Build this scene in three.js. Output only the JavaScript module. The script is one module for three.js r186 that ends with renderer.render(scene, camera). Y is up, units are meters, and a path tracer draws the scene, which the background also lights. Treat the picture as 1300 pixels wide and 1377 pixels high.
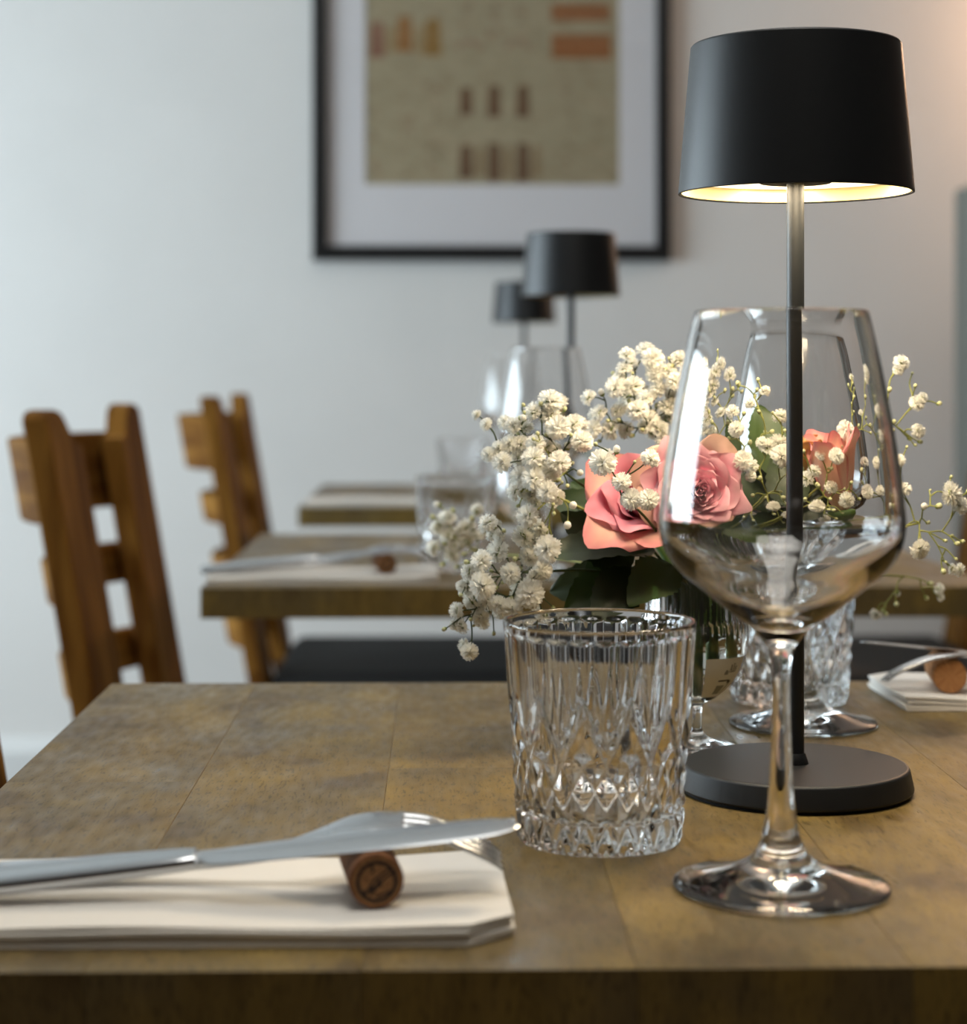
import * as THREE from 'three';
import { RoundedBoxGeometry } from 'three/addons/geometries/RoundedBoxGeometry.js';
import { ImprovedNoise } from 'three/addons/math/ImprovedNoise.js';
import { mergeGeometries, mergeVertices } from 'three/addons/utils/BufferGeometryUtils.js';
import { RectAreaLightUniformsLib } from 'three/addons/lights/RectAreaLightUniformsLib.js';

// ------------------------------------------------------------ camera, sky, light, exposure
const W = 1300, H = 1377, FOCAL = 2600, HORIZON = 500, FULL = 2 * (H - HORIZON);
const EYE = 0.947, YAW = Math.atan(53 / 2600);
const scene = new THREE.Scene();
const camera = new THREE.PerspectiveCamera(2 * Math.atan(FULL / 2 / FOCAL) * 180 / Math.PI, W / FULL, 0.02, 60);
camera.setViewOffset(W, FULL, 0, FULL - H, W, H);        // a lens shifted down: verticals stay vertical
camera.position.set(0, EYE, 0);
camera.rotation.y = -YAW;
camera.focus = 0.91;
camera.userData.fStop = 6.0;
scene.add(camera);

const SKY = new THREE.Color().setRGB(0.80, 0.93, 1.05);
scene.background = SKY;
scene.backgroundIntensity = 2.0;
RectAreaLightUniformsLib.init();
const WINDOW = { z0: -3.5, z1: -1.15, y0: 0.5, y1: 1.7, x: -2.2 };
const daylight = new THREE.RectAreaLight(new THREE.Color().setRGB(0.80, 0.965, 1.06), 8.2, 2.25, 1.08);
daylight.name = 'window_daylight';
daylight.position.set(WINDOW.x - 0.06, (WINDOW.y0 + WINDOW.y1) / 2, (WINDOW.z0 + WINDOW.z1) / 2);
daylight.lookAt(5, (WINDOW.y0 + WINDOW.y1) / 2, (WINDOW.z0 + WINDOW.z1) / 2);
scene.add(daylight);
const WARM = new THREE.Color().setRGB(1.0, 0.80, 0.53);
const ADDED_CEILING_PANELS = [[0.15, -0.35, 5.4], [0.15, -1.9, 0.42]];      // x, z, strength of the added ceiling lights that lift the ambient light
const PANEL_WHITE = new THREE.Color().setRGB(1.0, 0.95, 0.87);
const LAMP_LIGHT = 221, SCONCE_LIGHT = 1.7;

const renderer = new THREE.WebGLRenderer({ antialias: true });
renderer.toneMapping = THREE.LinearToneMapping;
renderer.toneMappingExposure = 1.05;
renderer.shadowMap.enabled = true;

// ------------------------------------------------------------ helpers
function rng(seed) { let s = seed >>> 0; return () => { s = (s + 0x6d2b79f5) | 0; let t = Math.imul(s ^ (s >>> 15), 1 | s); t = (t + Math.imul(t ^ (t >>> 7), 61 | t)) ^ t; return ((t ^ (t >>> 14)) >>> 0) / 4294967296; }; }
const perlin = new ImprovedNoise();
const noise = (x, y, z = 0) => perlin.noise(x, y, z);
function fbm(x, y, z = 0, n = 4) { let s = 0, a = 0.5; for (let i = 0; i < n; i++) { s += a * perlin.noise(x, y, z + i * 7.3); x *= 2.03; y *= 2.03; a *= 0.5; } return s; }
const { lerp, clamp, smoothstep } = THREE.MathUtils;
const V = (x, y, z) => new THREE.Vector3(x, y, z);
const taken = new Map();
function numbered(name) { const n = taken.get(name) ?? 0; taken.set(name, n + 1); return n ? `${name}_${String(n).padStart(3, '0')}` : name; }
function shadows(o) { o.traverse((m) => { if (m.isMesh) { m.castShadow = true; m.receiveShadow = true; } }); return o; }
function part(name, geometry, material, parent) { const m = new THREE.Mesh(geometry, material); m.name = name; m.castShadow = m.receiveShadow = true; parent.add(m); return m; }
function tag(o, label, category, group) { o.userData = { label, category }; if (group) o.userData.group = group; return o; }
function thing(name, label, category, pos = [0, 0, 0], turn = 0, group) {
  const o = new THREE.Group(); o.name = numbered(name); o.position.set(...pos); o.rotation.y = turn; scene.add(o);
  return tag(o, label, category, group);
}
function copy(root, pos, turn, label, group) {
  const r = root.clone(); r.name = numbered(root.name.replace(/_\d{3}$/, '')); scene.add(r);
  if (pos) r.position.set(...pos);
  if (turn !== undefined && turn !== null) r.rotation.y = turn;
  r.userData = { ...root.userData, label }; if (group) r.userData.group = group;
  return r;
}
function struct(name, geometry, material, parent = scene) { const m = part(parent === scene ? numbered(name) : name, geometry, material, parent); if (parent === scene) m.userData.kind = 'structure'; return m; }
// a place in the room for a spot measured in the photograph, once its distance is known
function at(px, py, depth) {
  const u = (px - 650) / FOCAL, v = (HORIZON - py) / FOCAL, c = Math.cos(YAW), s = Math.sin(YAW), t = depth / (c - u * s);
  return V((u * c + s) * t, EYE + v * t, -depth);
}
function moved(g, x, y, z) { g.translate(x, y, z); return g; }
function box(w, h, d, x = 0, y = 0, z = 0) { return moved(new THREE.BoxGeometry(w, h, d), x, y, z); }
function rbox(w, h, d, r, x = 0, y = 0, z = 0, seg = 3) { return moved(new RoundedBoxGeometry(w, h, d, seg, r), x, y, z); }
function merged(list) { return mergeGeometries(list.map((g) => { const k = g.index ? g.toNonIndexed() : g; for (const n of Object.keys(k.attributes)) if (!['position', 'normal', 'uv'].includes(n)) k.deleteAttribute(n); return k; })); }
// uv in metres: the grain runs along v, which is the axis `grain` of the geometry
function metreUV(g, grain = 'z', du = 0, dv = 0) {
  const p = g.attributes.position, n = g.attributes.normal, uv = new Float32Array(p.count * 2);
  for (let i = 0; i < p.count; i++) {
    const q = { x: p.getX(i), y: p.getY(i), z: p.getZ(i) }, m = { x: Math.abs(n.getX(i)), y: Math.abs(n.getY(i)), z: Math.abs(n.getZ(i)) };
    const others = ['x', 'y', 'z'].filter((k) => k !== grain), facing = m.x >= m.y && m.x >= m.z ? 'x' : m.y >= m.z ? 'y' : 'z';
    const v = facing === grain ? others[1] : grain, u = facing === grain ? others[0] : others.find((k) => k !== facing);
    uv[2 * i] = q[u] + du; uv[2 * i + 1] = q[v] + dv;
  }
  g.setAttribute('uv', new THREE.BufferAttribute(uv, 2));
  return g;
}
function lathe(points, seg = 96) { return new THREE.LatheGeometry(points.map(([r, h]) => new THREE.Vector2(Math.max(r, 0), h)), seg); }
function smoothProfile(points, n) {
  const c = new THREE.CatmullRomCurve3(points.map(([r, h]) => V(r, h, 0)), false, 'centripetal');
  return c.getPoints(n).map((p) => [Math.max(0, p.x), p.y]);
}
// a round rod along points; the radius may change along it
function tube(points, radius, sides = 6, steps = 0) {
  const pts = steps ? new THREE.CatmullRomCurve3(points).getPoints(steps) : points, pos = [], nor = [], uv = [], idx = [];
  const rad = typeof radius === 'function' ? radius : () => radius;
  let side = null;
  for (let i = 0; i < pts.length; i++) {
    const t = pts[Math.min(i + 1, pts.length - 1)].clone().sub(pts[Math.max(i - 1, 0)]).normalize();
    if (!side) side = V(0.31, 0.2, 0.93).cross(t).normalize();
    side = side.sub(t.clone().multiplyScalar(side.dot(t))).normalize();
    const up = t.clone().cross(side), r = rad(i / (pts.length - 1));
    for (let k = 0; k <= sides; k++) {
      const a = 2 * Math.PI * k / sides, n = side.clone().multiplyScalar(Math.cos(a)).addScaledVector(up, Math.sin(a));
      pos.push(pts[i].x + n.x * r, pts[i].y + n.y * r, pts[i].z + n.z * r); nor.push(n.x, n.y, n.z); uv.push(k / sides, i / pts.length);
      if (i && k) { const a0 = (i - 1) * (sides + 1) + k - 1, b0 = i * (sides + 1) + k - 1; idx.push(a0, a0 + 1, b0, b0, a0 + 1, b0 + 1); }
    }
  }
  const end = (i, flip) => { const c = pos.length / 3, t = pts[i === 0 ? 0 : pts.length - 1]; pos.push(t.x, t.y, t.z); const d = pts[i === 0 ? 0 : pts.length - 1].clone().sub(pts[i === 0 ? 1 : pts.length - 2]).normalize(); nor.push(d.x, d.y, d.z); uv.push(0, 0); const b = i === 0 ? 0 : (pts.length - 1) * (sides + 1); for (let k = 0; k < sides; k++) flip ? idx.push(c, b + k + 1, b + k) : idx.push(c, b + k, b + k + 1); };
  end(0, true); end(1, false);
  const g = new THREE.BufferGeometry();
  g.setAttribute('position', new THREE.Float32BufferAttribute(pos, 3)); g.setAttribute('normal', new THREE.Float32BufferAttribute(nor, 3)); g.setAttribute('uv', new THREE.Float32BufferAttribute(uv, 2)); g.setIndex(idx);
  return g;
}
// a bar along x whose flattened section changes from station to station: [x, y, z, half width, half thickness, tilt]
function loft(stations, sides = 20, steps = 40, power = 2.6) {
  const curves = [0, 1, 2, 3, 4, 5].map((k) => (t) => { const f = t * (stations.length - 1), i = Math.min(stations.length - 2, Math.floor(f)), u = f - i, p = (j) => stations[clamp(j, 0, stations.length - 1)][k]; const a = p(i - 1), b = p(i), c = p(i + 1), d = p(i + 2); return b + 0.5 * u * (c - a + u * (2 * a - 5 * b + 4 * c - d + u * (3 * (b - c) + d - a))); });
  const pos = [], uv = [], idx = [];
  for (let i = 0; i <= steps; i++) {
    const t = i / steps, [x, y, z, w, h, tilt] = curves.map((c) => c(t)), e = 1e-3;
    const d = V(curves[0](Math.min(1, t + e)) - curves[0](Math.max(0, t - e)), curves[1](Math.min(1, t + e)) - curves[1](Math.max(0, t - e)), curves[2](Math.min(1, t + e)) - curves[2](Math.max(0, t - e))).normalize();
    const wide = V(0, Math.sin(tilt), Math.cos(tilt)); wide.addScaledVector(d, -wide.dot(d)).normalize();
    const thick = d.clone().cross(wide).normalize();
    for (let k = 0; k < sides; k++) {
      const a = 2 * Math.PI * k / sides, ca = Math.cos(a), sa = Math.sin(a), cw = Math.sign(ca) * Math.pow(Math.abs(ca), 2 / power) * Math.max(w, 1e-5), ch = Math.sign(sa) * Math.pow(Math.abs(sa), 2 / power) * Math.max(h, 1e-5);
      pos.push(x + wide.x * cw + thick.x * ch, y + wide.y * cw + thick.y * ch, z + wide.z * cw + thick.z * ch); uv.push(x, k / sides);
      if (i) { const a0 = (i - 1) * sides + k, a1 = (i - 1) * sides + (k + 1) % sides, b0 = i * sides + k, b1 = i * sides + (k + 1) % sides; idx.push(a0, b0, a1, a1, b0, b1); }
    }
  }
  for (const [i, flip] of [[0, false], [steps, true]]) { const c = pos.length / 3; let x = 0, y = 0, z = 0; for (let k = 0; k < sides; k++) { x += pos[(i * sides + k) * 3] / sides; y += pos[(i * sides + k) * 3 + 1] / sides; z += pos[(i * sides + k) * 3 + 2] / sides; } pos.push(x, y, z); uv.push(0, 0); for (let k = 0; k < sides; k++) { const p = i * sides + k, q = i * sides + (k + 1) % sides; flip ? idx.push(c, q, p) : idx.push(c, p, q); } }
  const g = new THREE.BufferGeometry();
  g.setAttribute('position', new THREE.Float32BufferAttribute(pos, 3)); g.setAttribute('uv', new THREE.Float32BufferAttribute(uv, 2)); g.setIndex(idx); g.computeVertexNormals();
  return g;
}
// ------------------------------------------------------------ textures
function texture(w, h, fn, color = true) {
  const d = new Uint8Array(w * h * 4);
  for (let y = 0, o = 0; y < h; y++) for (let x = 0; x < w; x++, o += 4) { const c = fn(x / w, y / h); d[o] = clamp(c[0], 0, 255); d[o + 1] = clamp(c[1], 0, 255); d[o + 2] = clamp(c[2], 0, 255); d[o + 3] = 255; }
  const t = new THREE.DataTexture(d, w, h); t.wrapS = t.wrapT = THREE.RepeatWrapping; t.magFilter = THREE.LinearFilter; t.minFilter = THREE.LinearMipmapLinearFilter; t.generateMipmaps = true;
  if (color) t.colorSpace = THREE.SRGBColorSpace; t.needsUpdate = true;
  return t;
}
function sized(t, metres, metresV = metres) { const c = t.clone(); c.repeat.set(1 / metres, 1 / metresV); c.needsUpdate = true; return c; }
const mixc = (a, b, t) => [lerp(a[0], b[0], t), lerp(a[1], b[1], t), lerp(a[2], b[2], t)];
// table wood: olive brown stain, short open pores, worn and greyed patches (0.6 m square)
const tablePores = (u, v) => { const n = noise(u * 520 + 1.7 * noise(u * 30, v * 30), v * 70, 3.1), m = noise(u * 700, v * 120, 9.4); return 0.7 * smoothstep(n, 0.26, 0.55) + 0.6 * smoothstep(m, 0.28, 0.6); };
const tableMap = texture(1536, 1536, (u, v) => {
  const patch = fbm(u * 7, v * 5, 1, 4), patch2 = fbm(u * 13, v * 10, 5, 3), streak = fbm(u * 60, v * 5, 2, 3), fibre = noise(u * 700, v * 40, 4);
  let c = mixc([119, 98, 51], [107, 91, 57], smoothstep(patch, -0.18, 0.22));
  c = mixc(c, [144, 119, 56], 0.5 * smoothstep(patch2, 0.02, 0.3));
  c = mixc(c, [74, 58, 36], 0.5 * smoothstep(-patch2, 0.08, 0.34));
  const k = 1 + 0.16 * streak + 0.07 * fibre - 0.34 * Math.min(1, tablePores(u, v));
  return [c[0] * k, c[1] * k, c[2] * k];
});
const tableRough = texture(512, 512, (u, v) => { const r = 118 + 70 * fbm(u * 9, v * 7, 8, 4) + 40 * noise(u * 120, v * 30, 2); return [r, r, r]; }, false);
const tableBump = texture(1536, 1536, (u, v) => { const k = 210 + 26 * noise(u * 240, v * 30, 4) - 150 * Math.min(1, tablePores(u, v)); return [k, k, k]; }, false);
// chair wood: red-brown stain with long grain (0.5 m square)
const chairMap = texture(512, 512, (u, v) => { const g = fbm(u * 16 + 0.6 * noise(u * 4, v * 2), v * 2.2, 6, 4), f = noise(u * 230, v * 12, 2); const c = mixc([138, 97, 42], [92, 57, 20], smoothstep(g, -0.25, 0.28)); const k = 1 + 0.1 * f; return [c[0] * k, c[1] * k, c[2] * k]; });
const wallBump = texture(512, 512, (u, v) => { const k = 128 + 60 * fbm(u * 40, v * 40, 1, 3) + 30 * noise(u * 160, v * 160, 2); return [k, k, k]; }, false);
const wallMap = texture(512, 512, (u, v) => { const k = 1 + 0.03 * fbm(u * 5, v * 5, 3, 4) + 0.01 * noise(u * 150, v * 150, 2); return [219 * k, 217 * k, 214 * k]; });
const coatBump = texture(512, 512, (u, v) => { const k = 128 + 75 * noise(u * 128, v * 128, 1) + 55 * noise(u * 256, v * 256, 5); return [k, k, k]; }, false);
const corkMap = texture(256, 256, (u, v) => { const n = fbm(u * 14, v * 14, 2, 4), s = noise(u * 46, v * 46, 7), d = noise(u * 26, v * 26, 11); let c = mixc([176, 126, 78], [146, 98, 56], smoothstep(n, -0.25, 0.25)); c = mixc(c, [92, 56, 28], 0.8 * smoothstep(s, 0.28, 0.5)); c = mixc(c, [205, 160, 112], 0.6 * smoothstep(d, 0.3, 0.55)); return c; });
const paperBump = texture(512, 512, (u, v) => { const k = 128 + 40 * fbm(u * 60, v * 60, 1, 3) + 34 * noise(u * 16, v * 190, 3); return [k, k, k]; }, false);
const leatherBump = texture(512, 512, (u, v) => { const k = 128 + 90 * noise(u * 64, v * 64, 1) + 40 * noise(u * 130, v * 130, 5); return [k, k, k]; }, false);
const steelRough = texture(256, 256, (u, v) => { const r = 44 + 14 * fbm(u * 4, v * 60, 3, 3); return [r, r, r]; }, false);
const floorMap = texture(1024, 1024, (u, v) => { const board = Math.floor(u * 8), g = fbm(u * 70 + board * 9, v * 4, board, 4); const c = mixc([120, 96, 72], [86, 66, 48], smoothstep(g, -0.3, 0.3)), gap = Math.abs((u * 8) % 1 - 0.5) > 0.487 ? 0.4 : 1, k = gap * (0.88 + 0.03 * ((board * 5) % 7)); return [c[0] * k, c[1] * k, c[2] * k]; });

// ------------------------------------------------------------ materials
const std = (o) => new THREE.MeshStandardMaterial(o), phys = (o) => new THREE.MeshPhysicalMaterial(o);
const M = {
  wall: std({ map: sized(wallMap, 1.5), roughness: 0.92, bumpMap: sized(wallBump, 0.6), bumpScale: 0.0006 }),
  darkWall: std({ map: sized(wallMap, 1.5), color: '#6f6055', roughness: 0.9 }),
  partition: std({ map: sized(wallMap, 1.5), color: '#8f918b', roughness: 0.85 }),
  ceiling: std({ color: '#d9d7d2', roughness: 0.95 }),
  trim: std({ color: '#d3d4d3', roughness: 0.55 }),
  floor: std({ map: sized(floorMap, 1.1), roughness: 0.5 }),
  table: [0, 1, 2].map((k) => phys({ color: ['#ffffff', '#fcfaf5', '#fdfbf8'][k], map: sized(tableMap, 0.6), roughness: 0.92, roughnessMap: sized(tableRough, 0.6), bumpMap: sized(tableBump, 0.6), bumpScale: 0.0001, specularIntensity: 0.9 })),
  chair: phys({ map: sized(chairMap, 0.5), roughness: 0.7, specularIntensity: 0.12 }),
  leather: std({ color: '#070809', roughness: 0.75, bumpMap: sized(leatherBump, 0.12), bumpScale: 0.0004 }),
  iron: std({ color: '#191a1b', roughness: 0.55, metalness: 0.2 }),
  coat: std({ color: '#14171a', roughness: 0.42, bumpMap: sized(coatBump, 0.05), bumpScale: 0.00007 }),
  rubber: std({ color: '#0a0a0a', roughness: 0.85 }),
  lining: std({ color: '#c3b384', roughness: 0.6, bumpMap: sized(coatBump, 0.05), bumpScale: 0.00012 }),
  glow: std({ color: '#fff6e2', roughness: 0.6, emissive: new THREE.Color().setRGB(1.0, 0.84, 0.58), emissiveIntensity: 2.4 }),
  glass: phys({ color: '#ffffff', roughness: 0.0, transmission: 1, thickness: 0.01, ior: 1.5, attenuationColor: new THREE.Color('#e9f3ee'), attenuationDistance: 0.25 }),
  crystal: phys({ color: '#ffffff', roughness: 0.0, transmission: 1, thickness: 0.01, ior: 1.54, attenuationColor: new THREE.Color('#eef3f0'), attenuationDistance: 0.3 }),
  water: phys({ color: '#ffffff', roughness: 0.0, transmission: 1, thickness: 0.03, ior: 1.33, attenuationColor: new THREE.Color('#dfe8cf'), attenuationDistance: 0.2 }),
  pane: phys({ color: '#ffffff', roughness: 0.0, transmission: 1, thickness: 0, ior: 1.5 }),
  steel: std({ color: '#c4c7cb', roughness: 1.0, roughnessMap: sized(steelRough, 0.05, 0.02), metalness: 1 }),
  paper: phys({ color: '#efebe4', roughness: 0.95, bumpMap: sized(paperBump, 0.09), bumpScale: 0.00025, transmission: 0.06, thickness: 0 }),
  cork: std({ map: sized(corkMap, 0.03), roughness: 0.9 }),
  oldCork: std({ map: sized(corkMap, 0.03), color: '#b8a898', roughness: 0.9 }),
  frame: std({ color: '#0c0d0f', roughness: 0.38 }),
  mat: std({ color: '#dcd9db', roughness: 0.95 }),
  white: phys({ color: '#fbfaf4', roughness: 0.95, transmission: 0.38, thickness: 0, side: THREE.DoubleSide }),
  stem: std({ color: '#8c9049', roughness: 0.7 }),
  darkStem: std({ color: '#3c4a20', roughness: 0.65 }),
  roseStem: std({ color: '#4c6b26', roughness: 0.55 }),
  leaf: [0, 1, 2].map((k) => phys({ color: ['#2c3f1a', '#243716', '#3d5222'][k], roughness: 0.5, transmission: 0.12, thickness: 0, side: THREE.DoubleSide })),
  petal: phys({ color: '#ffffff', vertexColors: true, roughness: 0.85, transmission: 0.22, thickness: 0, side: THREE.DoubleSide }),
};

// ------------------------------------------------------------ the room
const X0 = -2.2, X1 = 3.1, ZB = -4.0, ZF = 2.4, CEIL = 2.7, T = 0.22;
struct('floor', metreUV(box(X1 - X0 + 2 * T, 0.1, ZF - ZB + 2 * T, (X0 + X1) / 2, -0.05, (ZF + ZB) / 2)), M.floor);
struct('ceiling', box(X1 - X0 + 2 * T, 0.15, ZF - ZB + 2 * T, (X0 + X1) / 2, CEIL + 0.075, (ZF + ZB) / 2), M.ceiling);
struct('wall_back', metreUV(box(X1 - X0 + 2 * T, CEIL, T, (X0 + X1) / 2, CEIL / 2, ZB - T / 2), 'y'), M.wall);
struct('wall_front', metreUV(box(X1 - X0 + 2 * T, CEIL, T, (X0 + X1) / 2, CEIL / 2, ZF + T / 2), 'y'), M.darkWall);
struct('wall_right', metreUV(box(T, CEIL, ZF - ZB, X1 + T / 2, CEIL / 2, (ZF + ZB) / 2), 'y'), M.darkWall);
{
  const { z0, z1, y0, y1 } = WINDOW, x = X0 - T / 2;
  struct('wall_left', metreUV(merged([
    box(T, y0, ZF - ZB, x, y0 / 2, (ZF + ZB) / 2), box(T, CEIL - y1, ZF - ZB, x, (CEIL + y1) / 2, (ZF + ZB) / 2),
    box(T, y1 - y0, z0 - ZB, x, (y0 + y1) / 2, (z0 + ZB) / 2), box(T, y1 - y0, ZF - z1, x, (y0 + y1) / 2, (z1 + ZF) / 2)]), 'y'), M.wall);
  const w = new THREE.Group(); w.name = 'window_1'; w.userData.kind = 'structure'; scene.add(w);
  const f = 0.06, zc = (z0 + z1) / 2, yc = (y0 + y1) / 2, xw = X0 - 0.14;
  struct('window_frame', merged([box(f, f, z1 - z0, xw, y0 + f / 2, zc), box(f, f, z1 - z0, xw, y1 - f / 2, zc), box(f, y1 - y0 - 2 * f, f, xw, yc, z0 + f / 2), box(f, y1 - y0 - 2 * f, f, xw, yc, z1 - f / 2)]), M.trim, w);
  struct('mullion', box(f, y1 - y0 - 2 * f, f, xw, yc, zc), M.trim, w);
  struct('pane', box(0.004, y1 - y0 - 2 * f, (z1 - z0) / 2 - 1.5 * f, xw, yc, z0 + f + ((z1 - z0) / 2 - 1.5 * f) / 2), M.pane, w);
  struct('pane', box(0.004, y1 - y0 - 2 * f, (z1 - z0) / 2 - 1.5 * f, xw, yc, z1 - f - ((z1 - z0) / 2 - 1.5 * f) / 2), M.pane, w);
  struct('window_sill', rbox(0.2, 0.03, z1 - z0 + 0.1, 0.006, X0 + 0.02, y0 - 0.015, zc), M.trim, w);
}
struct('wall_right', metreUV(rbox(X1 - 0.985, 1.30, 0.12, 0.01, (X1 + 0.985) / 2, 0.65, -3.66), 'y'), M.partition);  // made-up half wall, added in a darker grey to darken the right edge
{ // tall skirting with a sloped top that catches the daylight
  const s = new THREE.Shape([[0, 0], [0.024, 0], [0.024, 0.168], [0.004, 0.196], [0, 0.196]].map(([a, b]) => new THREE.Vector2(a, b)));
  const g = new THREE.ExtrudeGeometry(s, { depth: X1 - X0, bevelEnabled: false }); g.rotateY(-Math.PI / 2); g.translate(X1, 0, ZB);
  struct('baseboard_back', g, M.trim);
}
{ // wall sconce beyond the right edge: it warms the wall there
  const t = thing('wall_sconce', 'small warm wall lamp with a fabric shade on the back wall', 'wall lamp', [1.5, 1.62, ZB]);
  part('back_plate', rbox(0.09, 0.14, 0.02, 0.008, 0, 0, 0.011), M.iron, t);
  part('arm', tube([V(0, 0, 0.02), V(0, 0, 0.08), V(0, 0.03, 0.1)], 0.006, 8, 10), M.iron, t);
  part('bulb', moved(new THREE.SphereGeometry(0.022, 20, 14), 0, 0.06, 0.1), std({ color: '#fff3dc', emissive: WARM, emissiveIntensity: 3 }), t);
  const l = new THREE.PointLight(new THREE.Color().setRGB(1.0, 0.6, 0.36), SCONCE_LIGHT); l.position.set(0, 0.06, 0.1); l.castShadow = true; l.shadow.radius = 1; l.name = 'sconce_light'; t.add(l);
}
for (const [x, z, strength] of ADDED_CEILING_PANELS) { // unseen ceiling lights added to brighten the napkin, tables and flowers
  const t = thing('added_ceiling_light', 'added flush ceiling panel for fill light ' + (z > -1 ? 'above the front table' : 'above the second table'), 'ceiling light', [x, CEIL, z]);
  part('frame', merged([box(0.96, 0.025, 0.02, 0, -0.0125, 0.47), box(0.96, 0.025, 0.02, 0, -0.0125, -0.47), box(0.02, 0.025, 0.92, 0.47, -0.0125, 0), box(0.02, 0.025, 0.92, -0.47, -0.0125, 0)]), M.trim, t);
  part('diffuser', box(0.92, 0.008, 0.92, 0, -0.012, 0), std({ color: '#f6f4ee', emissive: PANEL_WHITE, emissiveIntensity: 1.5 }), t);
  const l = new THREE.RectAreaLight(PANEL_WHITE, strength, 0.9, 0.9); l.name = 'added_fill_light'; l.position.set(0, -0.02, 0); l.rotation.x = -Math.PI / 2; t.add(l);
}
{ // framed print
  const cx = -0.029 + 0.08 - 0.0, t = thing('picture_frame', 'black framed print of brown shapes on tan paper, wide white mount, on the wall', 'picture', [0, 0, ZB]);
  const l = at(421, 0, 4).x, r = at(900, 0, 4).x, yb = at(650, 351, 4).y, yt = yb + 1.04, bw = 0.03, xc = (l + r) / 2, yc = (yb + yt) / 2, w = r - l, h = yt - yb; void cx;
  const bar = (len, horizontal) => { const s = new THREE.Shape([[-len / 2, 0], [len / 2, 0], [len / 2 - bw, bw], [-len / 2 + bw, bw]].map(([a, b]) => new THREE.Vector2(a, b))); const g = new THREE.ExtrudeGeometry(s, { depth: 0.024, bevelThickness: 0.002, bevelSize: 0.0015, bevelOffset: -0.0015, bevelSegments: 2 }); g.translate(0, 0, 0.003); void horizontal; return g; };
  part('frame_bar', moved(bar(w), xc, yb, 0), M.frame, t);
  part('frame_bar', moved(bar(w).rotateZ(Math.PI), xc, yt, 0), M.frame, t);
  part('frame_bar', moved(bar(h).rotateZ(-Math.PI / 2), l, yc, 0), M.frame, t);
  part('frame_bar', moved(bar(h).rotateZ(Math.PI / 2), r, yc, 0), M.frame, t);
  // mount with a bevelled window, print behind it, glass in front
  const pl = at(491, 0, 4).x, pr = at(832, 0, 4).x, pb = at(650, 249, 4).y, pt = yt - (pb - yb);
  const ms = new THREE.Shape([[l + bw * 0.7, yb + bw * 0.7], [r - bw * 0.7, yb + bw * 0.7], [r - bw * 0.7, yt - bw * 0.7], [l + bw * 0.7, yt - bw * 0.7]].map(([a, b]) => new THREE.Vector2(a, b)));
  ms.holes.push(new THREE.Path([[pl, pb], [pl, pt], [pr, pt], [pr, pb]].map(([a, b]) => new THREE.Vector2(a, b))));
  part('mount_board', moved(new THREE.ExtrudeGeometry(ms, { depth: 0.002, bevelEnabled: false }), 0, 0, 0.010), M.mat, t);
  const cw = 680, ch = Math.round(680 * (pt - pb + 0.01) / (pr - pl + 0.01)), cv = document.createElement('canvas'); cv.width = cw; cv.height = ch;
  const g = cv.getContext('2d'), rr = rng(5), S = cw / 341, py = (y) => ch - (249 - y) * S, px = (x) => (x - 491) * S;
  g.fillStyle = '#a2967a'; g.fillRect(0, 0, cw, ch);
  for (let i = 0; i < 2600; i++) { g.fillStyle = rr() < 0.5 ? 'rgba(120,104,70,0.10)' : 'rgba(190,176,138,0.10)'; g.fillRect(rr() * cw, rr() * ch, 4 + rr() * 50, 2 + rr() * 16); }
  const blob = (x, y, w, h, c) => { g.fillStyle = c; g.beginPath(); g.moveTo(px(x - w / 2), py(y + h / 2)); g.lineTo(px(x - w * 0.38), py(y - h / 2)); g.lineTo(px(x + w * 0.38), py(y - h / 2)); g.lineTo(px(x + w / 2), py(y + h / 2)); g.fill(); };
  for (let k = 0; k < 3; k++) {
    const o = -k * 250;
    blob(510, 56 + o, 21, 46, '#8a6450'); blob(546, 48 + o, 22, 46, '#94693c'); blob(583, 52 + o, 24, 48, '#8d6c3a');
    blob(528, 54 + o, 14, 34, '#98835f'); blob(565, 54 + o, 12, 34, '#98835f');
    for (const [x, h] of [[627, 36], [664, 42], [702, 42]]) { blob(x, 136 + o, 18, h, '#6d523a'); blob(x, 216 + o, 19, h + 8, '#6b513a'); blob(x + 18, 216 + o, 12, h, '#8c7657'); }
    for (const [x, y, w2, h2] of [[740, 8, 76, 21], [740, 48, 78, 31]]) { g.fillStyle = '#96623a'; g.fillRect(px(x), py(y + o), w2 * S, h2 * S); g.strokeStyle = '#7c5a34'; g.lineWidth = 3; g.strokeRect(px(x), py(y + o), w2 * S, h2 * S); }
    g.strokeStyle = '#8d6350'; g.lineWidth = 5; for (const [x, y] of [[632, 68], [695, 68]]) { g.beginPath(); g.arc(px(x), py(y + 6 + o), 17 * S, Math.PI * 1.12, Math.PI * 1.9); g.stroke(); }
    for (let i = 0; i < 120; i++) { const col = Math.floor(rr() * 8), x = [508, 546, 583, 628, 664, 702, 760, 800][col] + (rr() - 0.5) * 16, y = (col < 3 ? 110 + rr() * 130 : col < 6 ? 4 + rr() * 50 : 104 + rr() * 135) + o; g.strokeStyle = rr() < 0.5 ? '#75664f' : '#8a6a50'; g.lineWidth = 1.6 + rr() * 2; g.beginPath(); g.moveTo(px(x), py(y)); g.lineTo(px(x + (rr() - 0.5) * 12), py(y + (rr() - 0.5) * 12)); g.lineTo(px(x + (rr() - 0.5) * 12), py(y + (rr() - 0.5) * 12)); g.stroke(); }
  }
  const tex = new THREE.CanvasTexture(cv); tex.colorSpace = THREE.SRGBColorSpace; tex.magFilter = THREE.LinearFilter;
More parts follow.
